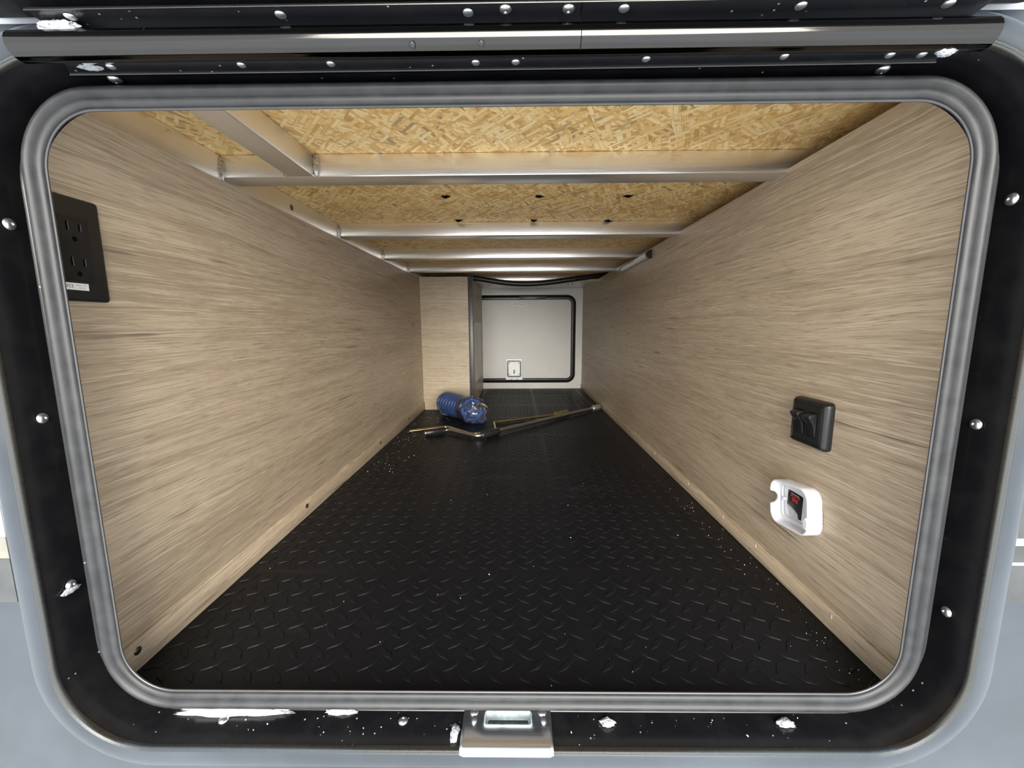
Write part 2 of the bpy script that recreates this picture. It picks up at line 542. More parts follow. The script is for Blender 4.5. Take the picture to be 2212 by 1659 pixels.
# ------------------------------------------------------------------ setting
g = box('ground', (-14, 14, -22, 6, -0.80, -0.75), M['ground']); tag(g, kind='structure')

floor = box('floor', (-0.52, 0.52, 0.0105, YB, -0.02, 0.0), M['floor']); tag(floor, kind='structure')
wl = box('wall_left', (WL - 0.012, WL, 0.0105, YB, -0.02, ZTL), M['wood']); tag(wl, kind='structure')
wb = box('wall_back', (-0.62, 0.62, YB, YB + 0.03, -0.04, 0.76), M['back_white']); tag(wb, kind='structure')
# the right panel with the service void above and behind it
wr_ = prism('wall_right', [(WR, -0.02), (0.62, -0.02), (0.62, 0.74), (0.60, 0.74), (0.60, ZTR), (WR, ZTR)], 'y', 0.0105, YB, M['wood'])
tag(wr_, kind='structure')
ce = box('ceiling', (-0.56, 0.62, 0.0105, YB, ZO, ZO + 0.018), M['osb']); tag(ce, kind='structure')
wlo = box('wall_left_outer', (-0.60, -0.56, 0.0105, YB, -0.02, 0.74), M['alu_y']); wlo.name = 'wall_outer'; tag(wlo, kind='structure')

bl = box('baseboard_left', (WL, XL, 0.0105, 1.672, 0.0, 0.040), M['wood'], bevel=0.0012); tag(bl, kind='structure')
br_ = box('baseboard_right', (XR, WR, 0.0105, YB - 0.001, 0.0, 0.031), M['wood'], bevel=0.0012); tag(br_, kind='structure')

# outer body skin with the hatch opening
wf = empty('wall_front', (0, 0, 0), FRONT); tag(wf, kind='structure')
HOLE = (RIM[0] - 0.006, RIM[1] + 0.006, RIM[2] - 0.006, RIM[3] + 0.006)
bm = bmesh.new()
def _loops(bm, loops):
    m = len(loops[0])
    for A, B in zip(loops[:-1], loops[1:]):
        for i in range(m):
            bm.faces.new((A[i], A[(i + 1) % m], B[(i + 1) % m], B[i]))
def _lp(bm, rect, r, wv): return [bm.verts.new((a, b, wv)) for a, b in rr(*rect, r, 12)]
BIG = (-2.6, 2.6, -0.50, 1.9)
_loops(bm, [_lp(bm, BIG, 0.02, -0.010), _lp(bm, BIG, 0.02, -YF), _lp(bm, HOLE, RRIM + 0.006, -YF), _lp(bm, HOLE, RRIM + 0.006, -0.010), _lp(bm, BIG, 0.02, -0.010)])
skin = build('body_skin', bm, M['paint'], wf)
tag(skin, 'blue-grey painted lower body skin')
def decal(name, x0, x1, z0, z1, mat, label, wv=-YF):
    tag(box(name, (x0, x1, z0, z1, wv, wv + 0.0006), M[mat], wf), label)
decal('painted_band', -2.4, -0.521, 0.2225, 1.5, 'white_paint', 'white upper body paint')
decal('decal_stripe', -2.4, -0.521, 0.199, 0.2220, 'decal_tan', 'tan grey decal stripe')
decal('decal_stripe', -2.4, -0.521, 0.150, 0.1985, 'decal', 'dark grey decal stripe')
decal('decal_stripe', 0.4935, 2.4, 0.222, 0.40, 'decal', 'dark grey decal stripe')
decal('decal_stripe', 0.4935, 2.4, 0.2140, 0.2215, 'decal_line', 'pale decal line')
decal('decal_stripe', 0.4935, 2.4, 0.1965, 0.2135, 'decal', 'dark grey decal stripe')
decal('decal_stripe', 0.4935, 2.4, 0.1930, 0.1960, 'decal_line', 'pale decal line')
decal('decal_stripe', 0.4935, 2.4, 0.152, 0.1925, 'decal', 'dark grey decal stripe')
decal('painted_band', 0.4935, 2.4, 0.401, 1.5, 'white_paint', 'white upper body paint')
decal('painted_band', -0.52, 0.4925, 0.690, 1.5, 'white_paint', 'white upper body paint')

# ------------------------------------------------------------------ tread lugs of the floor mat
P = 0.0364
TILE = 8.5 * P
def lug_geo():
    L, W, H = 0.0160, 0.0042, 0.0011
    k = 0.70
    v = [(-L, 0, 0), (-0.2 * L, -W, 0), (0.2 * L, -W, 0), (L, 0, 0), (0.2 * L, W, 0), (-0.2 * L, W, 0)]
    v += [(x * 0.90, y * 0.80, H) for x, y, z in v]
    f = [(6, 7, 8, 9, 10, 11)] + [(i, (i + 1) % 6, (i + 1) % 6 + 6, i + 6) for i in range(6)]
    return v, f
LV, LF = lug_geo()
lug_me = bpy.data.meshes.new('tread_lug')
lug_me.from_pydata(LV, [], LF); lug_me.update()
lug_me.materials.append(M['floor'])
lugs = []
ROWP = TILE / 17.0
y_start = 0.262 - 3 * TILE
ty = y_start
while ty < YB:
    tx = -0.2113 - 2 * TILE
    while tx < 0.6:
        for r_ in range(16):
            y = ty + (r_ + 0.5) * ROWP
            for c_ in range(8):
                x = tx + (0.75 + c_) * P + (0.0 if r_ % 2 else P * 0.5) - 0.25 * P
                if y < 0.024 or y > YB - 0.012 or x < XL + 0.010 or x > XR - 0.010: continue
                if y > 1.66 and x < -0.21: continue
                lugs.append((x, y, R(45) if r_ % 2 else R(-45)))
        tx += TILE
    ty += TILE
lugs.sort(key=lambda q: q[1])
for x, y, a in lugs[:300]:
    o = bpy.data.objects.new('tread_lug', lug_me)
    COL.objects.link(o); o.parent = floor
    o.location = (x, y, 0); o.rotation_euler = (0, 0, a)
vs, fs = [], []
for x, y, a in lugs[300:]:
    b0 = len(vs); ca, sa = math.cos(a), math.sin(a)
    vs += [(x + p[0] * ca - p[1] * sa, y + p[0] * sa + p[1] * ca, p[2]) for p in LV]
    fs += [tuple(i + b0 for i in f) for f in LF]
me = bpy.data.meshes.new('tread_pattern'); me.from_pydata(vs, [], fs); me.update()
tag(link('tread_pattern', me, M['floor'], floor), kind='stuff')

# screws of the left skirting, staples of the right one
scr_me = lathe_mesh('screw_head', [(0.0052, 0.0), (0.0052, 0.0006), (0.0038, 0.0016), (0.0018, 0.0021), (0, 0.0022)])
scr_me.materials.append(M['screw_dark'])
for y in (0.045, 0.467, 0.978, 1.36):
    place('screw', scr_me, (XL, y, 0.0255), bl, (1, 0, 0))
st_me = bpy.data.meshes.new('staple'); bm = bmesh.new(); bx(bm, -0.0005, 0.0005, -0.0008, 0.0008, -0.003, 0.003); bm.to_mesh(st_me); bm.free(); st_me.materials.append(M['paper'])
for y, z in ((0.115, 0.022), (0.30, 0.024), (0.42, 0.022), (0.60, 0.025), (0.86, 0.024)):
    place('staple', st_me, (XR, y, z), br_)

# nails that came through the board
def splinter(seed):
    rnd = random.Random(seed); bm = bmesh.new()
    n = 14; ctr = bm.verts.new((0, 0, -0.006)); lp = []
    for k in range(n):
        a = 2 * math.pi * k / n; r_ = (0.004 + 0.009 * rnd.random() * (abs(math.cos(a)) + 0.25)) * (1.3 if k % 2 else 0.6)
        lp.append(bm.verts.new((r_ * math.cos(a), r_ * 0.9 * math.sin(a), -0.0004 - 0.0015 * rnd.random())))
    for k in range(n): bm.faces.new((ctr, lp[k], lp[(k + 1) % n]))
    bm.faces.new(lp)
    return bm
for k, (x, y) in enumerate(((-0.155, 0.53), (0.051, 0.533), (0.249, 0.538), (-0.156, 0.735), (0.047, 0.742), (0.25, 0.748))):
    o = build('nail_tip', splinter(k), M['dark_hole'], ce); o.location = (x, y, ZO)

# ------------------------------------------------------------------ aluminium ceiling frame
cf = empty('ceiling_frame', (0, 0, ZB))
tag(cf, 'welded aluminium tube frame under the strand board ceiling', 'frame')
def fbox(name, x0, x1, y0, y1, z0, z1, mat, bevel=0.0022):
    return box(name, (x0, x1, y0, y1, z0 - ZB, z1 - ZB), mat, cf, bevel)
fbox('side_rail', -0.546, -0.494, 0.01, YB - 0.005, 0.668, ZO - 0.0003, M['alu_y'])
beams = [(0.304, 0.349), (0.756, 0.805), (1.133, 1.175), (1.493, 1.535)]
for y0, y1 in beams:
    fbox('beam', -0.494, 0.598, y0, y1, ZB, ZO - 0.0003, M['alu'])
lastb = fbox('end_beam', -0.494, 0.598, 1.945, YB - 0.004, 0.685, ZO - 0.0003, M['alu'])
fbox('stub_beam', -0.381, -0.337, 0.012, 0.304, ZB, ZO - 0.0003, M['alu_y'])
def weld(x, y, z0, z1, seed, rx=0.0055, ry=0.004):
    rnd = random.Random(seed); bm = bmesh.new()
    n = 10; loops = []
    for i in range(n + 1):
        t = i / n; z = z0 + (z1 - z0) * t
        k = (math.sin(math.pi * min(max(t, 0.03), 0.97)) ** 0.35) * (0.85 + 0.3 * rnd.random())
        loops.append([bm.verts.new((x + rx * k * math.cos(2 * math.pi * q / 10), y + ry * k * math.sin(2 * math.pi * q / 10), z - ZB)) for q in range(10)])
    for A, B in zip(loops[:-1], loops[1:]):
        for q in range(10): bm.faces.new((A[q], A[(q + 1) % 10], B[(q + 1) % 10], B[q]))
    bm.faces.new(loops[0]); bm.faces.new(loops[-1])
    build('weld_bead', bm, M['weld'], cf, 60)
for k, (y0, y1) in enumerate(beams):
    weld(-0.492, y0 - 0.001, 0.676, 0.7125, k)
weld(-0.333, 0.302, 0.682, 0.715, 11, 0.006)
weld(-0.384, 0.303, 0.682, 0.690, 12, 0.005)
bolt_me = lathe_mesh('bolt_head', [(0.020, 0.0), (0.020, 0.0015), (0.010, 0.003), (0.010, 0.007), (0.007, 0.009), (0, 0.0093)])
bolt_me.materials.append(M['rivet'])
for x in (-0.162, 0.327):
    place('bolt', bolt_me, (x, 2.12, 0.685 - ZB), cf, (0, 0, -1))
hole_me = lathe_mesh('rail_hole', [(0.0065, 0.0), (0.0065, 0.0006), (0.0045, 0.0007), (0, 0.0004)])
hole_me.materials.append(M['screw_dark'])
place('rail_rivet', hole_me, (-0.494, 0.52, 0.693 - ZB), cf, (1, 0, 0))

# ------------------------------------------------------------------ hatch frame, seal
hf = empty('hatch_frame', (0, 0, 0), FRONT)
tag(hf, 'glossy black hatch frame with rounded corners around the compartment opening', 'frame')
ring('flange', RIM, RRIM, [(-0.003, 0.0320), (-0.003, 0.0365), (-0.0055, 0.0385), (-0.019, 0.0385), (-0.0235, 0.0365), (-0.0245, 0.0328)], M['paint'], hf, n=14)['label'] = 'blue-grey painted outer flange'
ring('edge_bead', RIM, RRIM, [(-0.0030, 0.034), (-0.0034, 0.0385), (-0.0016, 0.0398), (-0.0004, 0.0382), (0.0004, 0.0392), (0.0014, 0.0380), (0.0016, 0.034)], M['bead'], hf, n=14)['label'] = 'pale metal edge bead'
JP = [(0.0012, 0.0375), (0.0015, 0.0150), (0.0028, -0.0045), (0.0060, -0.0075), (0.0120, -0.0085), (0.0210, -0.0085), (0.0210, -0.0098), (-0.004, -0.0098), (-0.004, 0.033)]
CUPX = (-0.0385, 0.0155)
bm = bmesh.new(); jl = []
for ins, wv in JP:
    pts_ = []
    base_ = rr(RIM[0] + ins, RIM[1] - ins, RIM[2] + ins, RIM[3] - ins, RRIM - ins, 14)
    for i, p in enumerate(base_):
        q = base_[(i + 1) % len(base_)]
        pts_.append(p)
        if abs(p[1] - q[1]) < 1e-6 and p[1] < 0.1 and abs(p[0] - q[0]) > 0.2:
            pts_ += [(CUPX[0], p[1]), (CUPX[1], p[1])]
    jl.append([bm.verts.new((a, b, wv)) for a, b in pts_])
for k in range(len(jl) - 1):
    A, B = jl[k], jl[k + 1]; m_ = len(A)
    for i in range(m_):
        j = (i + 1) % m_
        if k == 1 and A[i].co.y < 0 and abs(A[i].co.x - CUPX[0]) < 1e-6 and abs(A[j].co.x - CUPX[1]) < 1e-6: continue   # the latch cup sits in this opening
        bm.faces.new((A[i], A[j], B[j], B[i]))
build('jamb', bm, M['black'], hf, 40)
fs_me = lathe_mesh('frame_screw', [(0.0072, 0.0), (0.0072, 0.0006), (0.0058, 0.0020), (0.0040, 0.0029), (0.0022, 0.0031), (0.0014, 0.0020), (0, 0.0016)], 14)
fs_me.materials.append(M['screw'])
for z in (0.532, 0.341, 0.155): place('screw', fs_me, (RIM[0] + 0.0025, z, 0.0105), hf, (1, 0, 0), scale=(0.78, 0.78, 0.9))
for z in (0.547, 0.332, 0.125): place('screw', fs_me, (RIM[1] - 0.0025, z, 0.0095), hf, (-1, 0, 0), scale=(0.78, 0.78, 0.9))
for x in (-0.340, -0.132, 0.100, 0.301): place('screw', fs_me, (x, RIM[2] + 0.0025, 0.0075), hf, (0, 1, 0), scale=(0.78, 0.78, 0.9))
for x in (-0.372, 0.333): place('screw', fs_me, (x, RIM[3] - 0.0028, 0.0052), hf, (0, -1, 0), scale=(0.78, 0.78, 0.9))

GO = (-0.471, 0.446, -0.002, 0.6555)
gs = empty('door_seal', (0, 0, 0), FRONT)
tag(gs, 'grey rubber bulb seal running around the hatch opening', 'seal')
ring('bulb', GO, 0.076, [(0.003, -0.0083), (0.001, -0.002), (0.0, 0.002), (0.0003, 0.006), (0.002, 0.0095), (0.005, 0.0115), (0.008, 0.0110), (0.0102, 0.0088), (0.0112, 0.0074),
                         (0.0124, 0.0080), (0.0150, 0.0080), (0.0178, 0.0072), (0.0192, 0.0055), (0.0192, 0.0020), (0.0150, 0.0005), (0.0045, -0.0083)], M['seal'], gs, n=14, smooth=60)
ring('lip', GO, 0.076, [(0.0186, 0.0046), (0.0204, 0.0052), (0.0211, 0.0046), (0.0211, 0.0034), (0.0160, 0.0008), (0.0050, -0.0083)], M['lip'], gs, n=14)['label'] = 'thin dark inner lip'

# ------------------------------------------------------------------ striker plate
sp_ = empty('latch_striker', (-0.013, YF - 0.006, -0.050))
tag(sp_, 'bent zinc striker plate with a recessed cup on the bottom sill', 'striker')
ox, oy, oz = -0.013, YF - 0.006, -0.050
X0, X1 = -0.050, 0.051
zt = RIM[2] + 0.0040 - oz
CUP = (-0.0250, 0.0280, 0.0245, 0.0410)      # local x0,x1,y0,y1 of the cup opening
bm = bmesh.new()
prof = [(0.0445, zt), (CUP[3], zt), (CUP[2], zt), (0.004, zt + 0.0002), (0.0006, zt - 0.0004), (-0.0012, zt - 0.0018), (-0.0022, zt - 0.0040), (-0.0026, zt - 0.0062), (-0.0026, zt - 0.0078), (-0.0020, zt - 0.0084)]
xs = [X0, X0 + 0.004, CUP[0], CUP[1], X1 - 0.004, X1]
grid = [[bm.verts.new((x, p[0], p[1])) for p in prof] for x in xs]
# round the two bottom corners
for gi in (0, 5):
    for pi in (7, 8, 9):
        grid[gi][pi].co.z += 0.0022
for i in range(5):
    for j in range(len(prof) - 1):
        if i == 2 and j == 1: continue
        bm.faces.new((grid[i][j], grid[i + 1][j], grid[i + 1][j + 1], grid[i][j + 1]))
plate = build('plate', bm, M['zinc'], sp_, 50)
sm = plate.modifiers.new('thick', 'SOLIDIFY'); sm.thickness = 0.0014; sm.offset = 0
cupE = [(CUP[0], CUP[1], CUP[2], CUP[3])]
ring('cup', (CUP[0] - 0.001, CUP[1] + 0.001, CUP[2] - 0.001, CUP[3] + 0.001), 0.004, [(0.0, zt + 0.0004), (0.0004, zt + 0.0014), (0.0014, zt + 0.0013), (0.0022, zt - 0.003), (0.0030, zt - 0.0075), (0.0060, zt - 0.0090)], M['zinc_cup'], sp_, cap1=True, n=5)
for x in (-0.038, 0.041):
    place('screw', fs_me, (x, 0.0395, zt + 0.0008), sp_, (0, 0, 1), scale=(0.7, 0.7, 0.8))
    pin = lathe_mesh('pin', [(0.0032, 0), (0.0032, 0.0012), (0.0018, 0.0026), (0, 0.0030)]); pin.materials.append(M['screw'])
    place('rivet', pin, (x + 0.001, 0.0300, zt + 0.0006), sp_, (0, 0, 1), scale=(1, 1.6, 1))

# ------------------------------------------------------------------ raised door with its hinge
HY, HZ = -0.045, 0.664
dr = empty('raised_door', (0, HY, HZ))
tag(dr, 'raised black hatch door on a long riveted hinge above the opening', 'door')
HFI = FRONT.to_4x4().inverted()
def at_frame(o):
    """a mesh made about the hinge line becomes a part of the hatch frame"""
    o.parent = hf
    o.matrix_parent_inverse = HFI
    o.location = (0, HY, HZ)
    return o
def hbox(name, x0, x1, y0, y1, z0, z1, mat, par, bevel=0.0006):
    return box(name, (x0, x1, y0 - HY, y1 - HY, z0 - HZ, z1 - HZ), mat, par, bevel)
# barrel: polished profile, flutes added to break its reflections into bands
bp = []
for k in range(72):
    a = 2 * math.pi * k / 72
    rad = 0.0110 * (1 + 0.010 * math.cos(16 * a + 0.6))
    bp.append((rad * math.cos(a), rad * math.sin(a)))
def barrel(x0, x1):
    o = prism('hinge_barrel', bp, 'x', x0, x1, M['barrel'], dr)
    tag(o, 'polished dark hinge barrel')
barrel(-0.413, 0.0520); barrel(0.0526, 0.382)
# lower leaf lies under the top of the frame
ll = at_frame(prism('lower_hinge_leaf', [(-0.405, -0.0128 - HY), (-0.389, -0.0345 - HY), (0.374, -0.0355 - HY), (0.391, -0.0250 - HY), (0.372, -0.0150 - HY), (0.05, -0.0128 - HY)], 'z', 0.6606 - HZ, 0.6625 - HZ, M['black2'], None, 0.0005))
tube('rolled_edge', [(-0.405, -0.0128 - HY, 0.6610 - HZ), (0.05, -0.0128 - HY, 0.6610 - HZ), (0.370, -0.0150 - HY, 0.6610 - HZ)], 0.0014, M['barrel'], ll, 10)
at_frame(hbox('drip_edge', -0.392, 0.376, -0.0390, -0.0368, 0.6596, 0.6640, M['bead'], None))
# upper leaf, screwed to the raised door
def upper(x0, x1):
    ya, yb = -0.0385 - HY, -0.0590 - HY
    za = 0.6805 - HZ
    return prism('upper_hinge_leaf', [(ya, za), (yb, za + 0.0012), (yb, za + 0.0032), (ya, za + 0.002)], 'x', x0, x1, M['black2'], dr, 0.0005)
ua = upper(-0.388, 0.0520); ub = upper(0.0526, 0.372)
hbox('leaf_edge', -0.388, 0.372, -0.0604, -0.0592, 0.6806, 0.6822, M['bead'], dr, 0.0003)
riv_me = lathe_mesh('rivet_head', [(0.0043, 0.0), (0.0042, 0.0005), (0.0032, 0.0012), (0.0016, 0.0016), (0, 0.0017)], 16)
riv_me.materials.append(M['rivet'])
for x, y in ((-0.359, -0.052), (-0.189, -0.051), (-0.038, -0.0505), (0.086, -0.0525), (0.225, -0.0525), (0.340, -0.0525)):
    place('rivet', riv_me, (x, y - HY, 0.6812 - HZ), ua if x < 0.05 else ub, (0, 0, -1))
for x, y in ((-0.008, -0.0535), (0.042, -0.0530)):
    place('screw', fs_me, (x, y - HY, 0.6814 - HZ), ua, (0, 0, -1), scale=(0.68, 0.68, 0.7))
for x, y in ((-0.357, -0.024), (-0.241, -0.024), (-0.162, -0.024), (-0.035, -0.0232), (0.0, -0.0232), (0.113, -0.025), (0.231, -0.026), (0.321, -0.026), (0.348, -0.026)):
    place('rivet', riv_me, (x, y - HY, 0.6608 - HZ), ll, (0, 0, -1), scale=(0.86, 0.86, 1))
for o in (ring('panel', (-0.455, 0.43, -0.66, -0.001), 0.03, [(0.004, 0.0005), (0.0, 0.004), (0.0, 0.032), (0.004, 0.036)], M['black'], dr, True, True, n=8),
          ring('liner', (-0.435, 0.41, -0.64, -0.024), 0.03, [(0.0, 0.0006), (0.0, -0.0012), (0.003, -0.0026)], M['black_satin'], dr, False, True, n=8)):
    o.location = (0, -0.040 - HY, 0.6845 - HZ)
    o.rotation_euler = (R(-14), 0, 0)

# ------------------------------------------------------------------ far door, seen from inside
dn = empty('door_1', (0, YB, 0), FRONT)
tag(dn, kind='structure')
ring('panel', (-0.50, 0.40, 0.046, 0.638), 0.055, [(0.0, 0.0), (0.0, 0.004)], M['door_grey'], dn, cap1=True, n=10)
ring('trim_frame', (-0.50, 0.402, 0.043, 0.640), 0.058, [(0.0, 0.0), (0.0, 0.010), (0.004, 0.014), (0.014, 0.016), (0.018, 0.0125), (0.026, 0.0125), (0.030, 0.009), (0.031, 0.004)], M['black_satin'], dn, n=12)['label'] = 'black rounded trim frame'
box('joint_cover', (0.02, 0.198, 0.6125, 0.6325, 0.010, 0.0175), M['grey_trim'], dn, 0.001)['label'] = 'grey joint cover in the top trim'
# latch plate
ring('latch_surround', (-0.078, 0.041, 0.066, 0.212), 0.008, [(0.0, 0.004), (0.0, 0.014), (0.002, 0.017), (0.010, 0.018)], M['white_plastic'], dn, cap1=True, n=5)['label'] = 'white latch surround'
ring('latch_gasket', (-0.068, 0.031, 0.082, 0.199), 0.012, [(0.0, 0.017), (0.001, 0.0215), (0.009, 0.0215), (0.010, 0.017)], M['black_satin'], dn, n=6)['label'] = 'dark latch gasket'
lp = ring('latch_plate', (-0.0585, 0.0215, 0.0915, 0.1895), 0.007, [(0.0, 0.017), (0.0, 0.0195), (0.001, 0.0205)], M['latch_zinc'], dn, cap1=True, n=5)
lp['label'] = 'bright zinc latch plate'
for x in (-0.0525, 0.0155):
    for z in (0.102, 0.181):
        place('screw', scr_me, (x, z, 0.0205), lp, (0, 0, 1), scale=(0.75, 0.75, 0.6))
ring('key_slot', (-0.023, -0.013, 0.106, 0.136), 0.0048, [(0.0, 0.0203), (0.001, 0.0210)], M['screw_dark'], lp, cap1=True, n=5)
for u0, u1 in ((-0.077, -0.040), (-0.034, -0.002), (0.004, 0.040)):
    box('latch_tab', (u0, u1, 0.064, 0.080, 0.016, 0.0215), M['white_plastic'], dn, 0.002)
sk = empty('sticker', (0, 0, 0)); sk.parent = dn
bpy.data.objects.remove(sk, do_unlink=True)
pl = box('paper_label', (-0.0535, 0.0535, -0.0115, 0.0115, 0, 0.0006), M['paper'], dn)
pl.location = (0.0165, 0.579, 0.0042); pl.rotation_euler = (0, 0, R(-6))
tag(pl, 'small tilted white paper label')
rnd = random.Random(4)
bm = bmesh.new()
for yy in (0.005, -0.003):
    x = -0.040
    while x < 0.042:
        wd = 0.006 + 0.012 * rnd.random()
        bx(bm, x, min(x + wd, 0.047), yy - 0.0022, yy + 0.0016, 0.0006, 0.0008)
        x += wd + 0.005
build('print_marks', bm, simple('faded_print', (0.36, 0.36, 0.31), 0.7), pl)

# ------------------------------------------------------------------ boxed column in the far corner
cb_ = empty('corner_cabinet', (-0.36, 1.678, 0))
tag(cb_, 'wood laminate boxed column standing in the far left corner', 'cabinet')
def cbox(name, x0, x1, y0, y1, z0, z1, mat, bevel=0.0):
    return box(name, (x0 + 0.36, x1 + 0.36, y0 - 1.678, y1 - 1.678, z0, z1), mat, cb_, bevel)
bm = bmesh.new()
pf = [(WL - 0.010 + 0.36, 0.0415), (XL + 0.001 + 0.36, 0.0415), (XL + 0.001 + 0.36, 0.0005), (-0.245 + 0.36, 0.0005), (-0.245 + 0.36, 0.6795), (WL - 0.010 + 0.36, 0.6795)]
pf[0] = (WL + 0.0005 + 0.36, 0.0415); pf[5] = (WL + 0.0005 + 0.36, 0.6795)
prism('front_panel', pf, 'y', 0.0, 0.014, M['wood_x'], cb_)
cbox('side_panel', -0.247, -0.235, 1.6925, 2.397, 0.0005, 0.6795, M['wood'])
cbox('corner_trim', -0.2448, -0.2228, 1.676, 1.694, 0.0005, 0.6795, M['grey_trim'], 0.001)['label'] = 'charcoal metal corner trim'
lab = cbox('paper_label', -0.2349, -0.2341, 1.90, 2.28, 0.115, 0.455, M['paper']); lab['label'] = 'large white paper label'
lab2 = cbox('paper_label', -0.2349, -0.2341, 1.71, 1.80, 0.555, 0.61, M['paper']); lab2['label'] = 'small white paper label'
cs_me = lathe_mesh('cabinet_screw', [(0.0055, 0), (0.005, 0.001), (0, 0.0015)], 10); cs_me.materials.append(M['dark_hole'])
for z in (0.07, 0.22, 0.37, 0.52):
    place('screw', cs_me, (-0.2349 + 0.36, 1.712 - 1.678, z), cb_, (1, 0, 0))
    place('screw', cs_me, (-0.2349 + 0.36, 2.36 - 1.678, z + 0.02), cb_, (1, 0, 0))

# ------------------------------------------------------------------ outlet on the left wall
ol = empty('wall_outlet', (WL, 0.039, 0.518), LEFTW)
tag(ol, 'black double power outlet on the left wall beside the opening', 'outlet')
ring('cover_plate', (-0.0275, 0.035, -0.056, 0.056), 0.004, [(0.0, 0.0), (0.0, 0.003), (0.0012, 0.0048), (0.003, 0.0055)], M['black_plastic'], ol, True, True, n=4)
rc = ring('receptacle', (-0.0145, 0.0190, -0.034, 0.034), 0.003, [(0.0, 0.0050), (0.0, 0.0062), (0.0008, 0.0070)], M['black_plastic'], ol, True, True, n=4)
for zc in (0.0185, -0.0185):
    for du, hh in ((-0.0045, 0.0046), (0.0083, 0.0038)):
        box('slot', (du - 0.0012, du + 0.0010, zc + 0.005 - hh, zc + 0.005 + hh, 0.0068, 0.0072), M['dark_hole'], rc)
        box('slot_edge', (du + 0.0010, du + 0.0017, zc + 0.005 - hh, zc + 0.005 + hh, 0.0068, 0.0073), M['slot_edge'], rc)
    ring('ground_hole', (-0.0007, 0.0045, zc - 0.0105, zc - 0.0050), 0.0022, [(0, 0.0068), (0.0002, 0.0073)], M['dark_hole'], rc, cap1=True, n=4)
st = box('sticker', (-0.0175, 0.0105, -0.0440, -0.0365, 0.0055, 0.0059), M['paper'], ol); st['label'] = 'white GFCI sticker'
text('lettering', 'GFCI', 0.0050, (-0.0112, -0.0402, 0.0060), M['ink'], st)
rnd = random.Random(2); bm = bmesh.new()
for yy, x0, x1 in ((-0.0388, -0.0030, 0.0085), (-0.0414, 0.0, 0.0070)):
    x = x0
    while x < x1:
        wd = 0.0008 + 0.0014 * rnd.random()
        bx(bm, x, min(x + wd, x1), yy - 0.0006, yy + 0.0005, 0.0059, 0.0060); x += wd + 0.0007
build('print_marks', bm, simple('faint_print', (0.42, 0.43, 0.44), 0.7), st)

# ------------------------------------------------------------------ switch on the right wall
sw = empty('switch_panel', (WR, 0.190, 0.2855), RIGHTW)
tag(sw, 'black double rocker switch on the right wall above the white box', 'switch')
ring('bezel', (-0.037, 0.037, -0.036, 0.036), 0.007, [(0.0, 0.0), (0.0, 0.004), (0.0012, 0.0085), (0.0045, 0.0122), (0.0078, 0.0128), (0.0082, 0.0118)], M['black_plastic'], sw, True, False, n=6)
ring('face', (-0.0290, 0.0290, -0.0280, 0.0280), 0.003, [(0.0, 0.006), (0.0, 0.0120), (0.0006, 0.0126)], M['black_plastic'], sw, True, True, n=4)
for uc in (-0.0125, 0.0128):
    ring('rocker_well', (uc - 0.0095, uc + 0.0095, -0.0185, 0.0185), 0.0012, [(0.0, 0.0126), (0.0003, 0.0129)], M['dark_hole'], sw, cap1=True, n=3)
    pf = [(0.0175, 0.0128), (0.0175, 0.0150), (0.0165, 0.0200), (0.0145, 0.0242), (0.0115, 0.0250), (0.0092, 0.0232),
          (0.0060, 0.0215), (0.0020, 0.0185), (-0.0030, 0.0165), (-0.0080, 0.0152), (-0.0130, 0.0146), (-0.0175, 0.0144), (-0.0178, 0.0128)]
    prism('rocker', pf, 'x', uc - 0.0085, uc + 0.0085, M['black_plastic'], sw, 0.0006)

# ------------------------------------------------------------------ white open box on the right wall
wbx = empty('sensor_cradle', (WR, 0.2005, 0.1475), RIGHTW @ Matrix.Rotation(R(8.0), 3, 'Z'))
tag(wbx, 'white open plastic cradle with a black sticker on the right wall', 'holder')
RB = (-0.0445, 0.0445, -0.0355, 0.0365)
DEP = 0.0215
bm = bmesh.new()
def cradle_loop(ins, wv, notch=True):
    base = rr(RB[0] + ins, RB[1] - ins, RB[2] + ins, RB[3] - ins, 0.019 - ins, 16)
    # extra points along the straight left side so that the notch is round
    out = []
    for i, p in enumerate(base):
        q = base[(i + 1) % len(base)]
        out.append(p)
        if abs(p[0] - q[0]) < 1e-6 and p[0] < 0 and abs(p[1] - q[1]) > 0.01:
            for k in range(1, 24):
                out.append((p[0], p[1] + (q[1] - p[1]) * k / 24))
    vs_ = []
    for a, b in out:
        ww = wv
        d = abs(b - 0.004)
        if notch and a < RB[0] + 0.008 and d < 0.0105:
            ww = min(wv, DEP - math.sqrt(max(0.0105 ** 2 - d * d, 0)) * 1.15)
        vs_.append(bm.verts.new((a, b, ww)))
    return vs_
_loops(bm, [cradle_loop(0.0, 0.0, False), cradle_loop(0.0, DEP - 0.001), cradle_loop(0.0006, DEP), cradle_loop(0.0022, DEP), cradle_loop(0.0028, DEP - 0.001), cradle_loop(0.0032, 0.0045), cradle_loop(0.0055, 0.0028, False)])
build('shell', bm, M['white_plastic'], wbx, 40)
ring('back', (RB[0] + 0.002, RB[1] - 0.002, RB[2] + 0.002, RB[3] - 0.002), 0.017, [(0.0, 0.0005), (0.0, 0.0032)], M['white_plastic'], wbx, True, True, n=8)
ring('inner_ledge', (RB[0] + 0.006, RB[1] - 0.010, RB[2] + 0.008, RB[3] - 0.007), 0.010, [(0.0, 0.003), (0.0, 0.0062), (0.001, 0.0068), (0.0025, 0.0068), (0.003, 0.0040)], M['white_plastic'], wbx, n=6)
pst = lathe_mesh('peg', [(0.0035, 0), (0.0035, 0.007), (0.0025, 0.008), (0, 0.008)], 14); pst.materials.append(M['white_plastic'])
